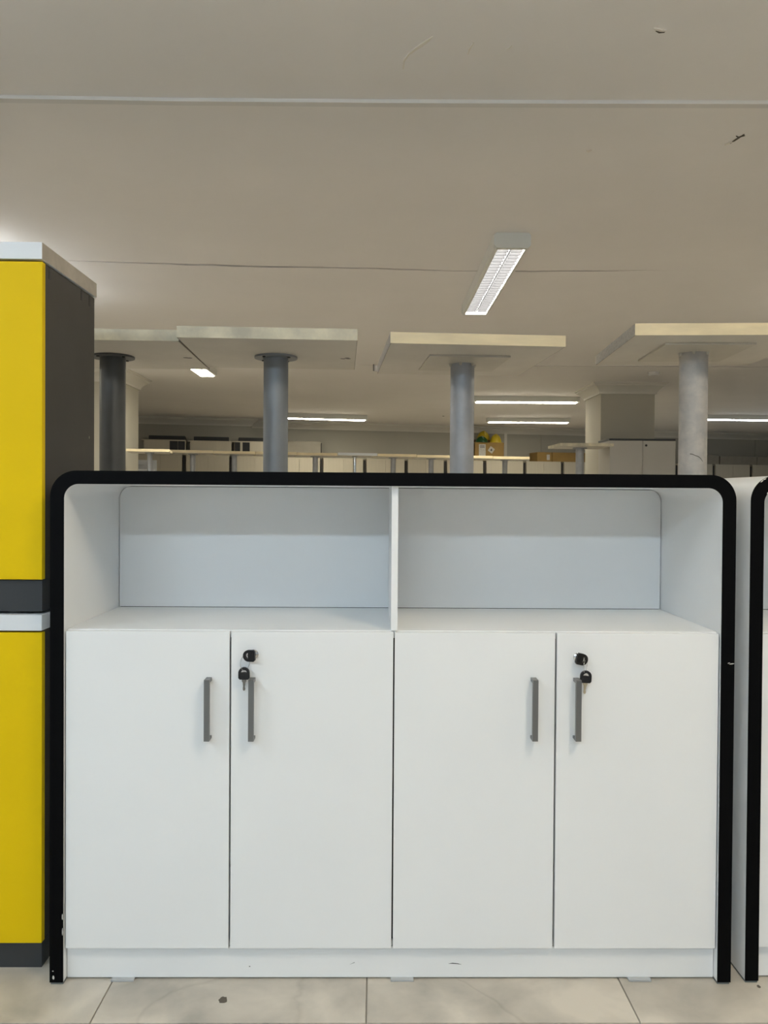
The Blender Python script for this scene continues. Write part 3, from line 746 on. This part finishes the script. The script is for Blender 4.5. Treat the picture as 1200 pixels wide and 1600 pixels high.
def helmet(label, u, v, z, m, rx, tiltx=0.0, tilty=0.0, hh=0.15):
    t_ = thing('helmet', label, 'helmet', far(u, v, z), FA, 'helmets in the open carton')
    prof = [(0.0, hh)]+[(rx*math.sin(a), hh*math.cos(a)) for a in [math.pi/2*k/8 for k in range(1, 9)]]
    prof += [(rx*0.94, 0.0)]+[(rx*0.94*math.sin(a), hh*0.93*math.cos(a)) for a in [math.pi/2*k/6 for k in range(5, 0, -1)]]+[(0, hh*0.93)]
    M = Matrix.Rotation(tiltx, 4, 'X') @ Matrix.Rotation(tilty, 4, 'Y')
    obj('dome', tf(lathe(NB(), prof, 24), M), m, t_)
    br = [(rx*0.97, 0.010), (rx*1.10, 0.004), (rx*1.11, -0.002), (rx*0.97, 0.002), (rx*0.97, 0.010)]
    obj('brim', tf(lathe(NB(), br, 24), M), m, t_)
    rb = NB()
    for k in range(8):
        a0 = math.radians(-60+15*k); a1 = math.radians(-45+15*k)
        box(rb, -0.012, 0.012, rx*math.sin(a0), rx*math.sin(a1), hh*min(math.cos(a0), math.cos(a1)), hh*max(math.cos(a0), math.cos(a1))+0.004)
    obj('ridge', tf(rb, M), m, t_)
obj('inner_carton', box(NB(), 0.02, wd-0.02, 0.25, dp-0.012, 0.2, 0.40), 'cardboard_inside', hc)
helmet('dark green helmet at the left of the open carton', 1.785, 0.375, zt+h+0.003, 'helmet_green', 0.112, hh=0.115)
helmet('upper yellow helmet at the back of the open carton', 1.895, 0.15, zt+0.404, 'helmet_yellow', 0.125, hh=0.165)
helmet('lower yellow helmet at the right of the open carton', 2.06, 0.375, zt+h+0.003, 'helmet_yellow', 0.106, hh=0.16)

# low units and black boards on the cabinets at left
def low_unit(label, u0, u1, z1, black=None, top=True, m='cream_laminate'):
    v1 = 0.78
    p = far(u0, v1, zt); c = thing('low_unit', label, 'cabinet', p, FA, 'low units on top of the far cabinets')
    wd, h = u1-u0, z1-zt
    obj('body', box(NB(), 0.015, wd, 0.004, 0.40, 0, h-0.02, 0.001), m, c)
    obj('top_board', box(NB(), -0.02, wd+0.004, 0, 0.404, h-0.02, h, 0.001), m, c)
    if black:
        for a, b in black: obj('black_panel', box(NB(), a, b, 0.0, 0.01, 0.0, h-0.021), 'black_board', c)
    return c
def board(label, u0, u1, z0, z1):
    c = thing('black_board', label, 'board', far(u0, 0.74, z0), FA, 'black boards on the low units')
    obj('panel', box(NB(), 0, u1-u0, 0, 0.34, 0, z1-z0-0.008, 0.002), 'black_board', c)
    obj('rim', box(NB(), 0.004, u1-u0-0.004, 0.004, 0.336, z1-z0-0.008, z1-z0), 'plinth_grey', c)
low_unit('low white unit with black end on the far cabinets, leftmost of the three', -4.22, -3.53, 2.065, [(0.43, 0.56), (0.565, 0.675)])
low_unit('plain low beige unit on the far cabinets, middle of the three', -3.475, -2.78, 2.06)
low_unit('low beige unit with black left end on the far cabinets, rightmost of the three', -2.745, -1.95, 2.065, [(0.02, 0.11), (0.15, 0.27)])
board('long black board on the leftmost low unit', -4.13, -3.54, 2.066, 2.134)
board('long black board on the middle low unit', -3.40, -2.82, 2.061, 2.130)
board('long black board on the rightmost low unit, cut off by the blue grey post', -2.66, -2.02, 2.066, 2.130)
c = carton('long grey beige carton right of the blue grey post', -1.86, -1.225, 0.10, 0.47, zt, zt+0.285, 'cardboard_grey')
obj('dark_end_strip', box(NB(), 0.635, 0.652, 0.0, 0.36, 0.03, 0.26), 'dark_side', c)

# ------------------------------------------------------------------ far row of post tables
zf = 1.70
RA = math.radians(10.2)
A0 = Vector((-2.47, 8.455, 0)); RU = Vector((math.cos(RA), math.sin(RA), 0)); RV = Vector((-math.sin(RA), math.cos(RA), 0))
FW = 0.551
gt = 'small tables in the row before the far cabinets'
dz = [0, 0, -0.004, -0.004, -0.008, 0.0, -0.006, -0.012, -0.010, -0.014]
proto = None
for k in range(10):
    cpos = A0+RU*(FW*(k+0.5))+RV*(FW/2)
    lab = '%s small table from the left in the row before the cream cabinets' % ORD[k-1]
    if k == 0:
        make_table('small narrow table in front of the pillar at left, before the far row', (-1.615, 6.52), RA, 0.43, 0.44, 1.588, 0.027, 0.027, 'small', 'pole_grey', 'maple_edge', 'small tables further back', det=False)
        continue
    if k == 5: lab = 'small table with a white edge and thin chrome post in the far row'
    t_, _, _ = make_table(lab, (cpos.x, cpos.y), RA, FW-0.006, FW, zf+dz[k], 0.036, 0.022 if k == 5 else 0.037, 'small', 'chrome' if k == 5 else 'pole_grey', 'white_slab' if k == 5 else 'maple_edge', gt, det=False)
make_table('small table standing beside the square pillar', (3.02, 6.93), math.radians(1), 0.58, 0.56, 1.70, 0.032, 0.045, 'small', 'pole_grey', 'maple_worn', 'small tables further back', det=False)

# open rack with boards at far left
t = thing('shelf_rack', 'pale open rack with grey boards beside the pillar at far left', 'shelf', (-3.06, 9.55, 0), FA)
obj('back_board', box(NB(), 0, 0.64, 0.30, 0.32, 0, 1.66), 'white_slab', t)
for k, z in enumerate((0.3, 0.75, 1.12, 1.33, 1.49)):
    obj('shelf_board', box(NB(), 0, 0.62, 0.0, 0.30, z, z+0.025), 'white_slab', t)
    obj('stacked_board', box(NB(), 0.02, 0.56, 0.02, 0.28, z+0.025, z+0.095), 'pole_grey', t)
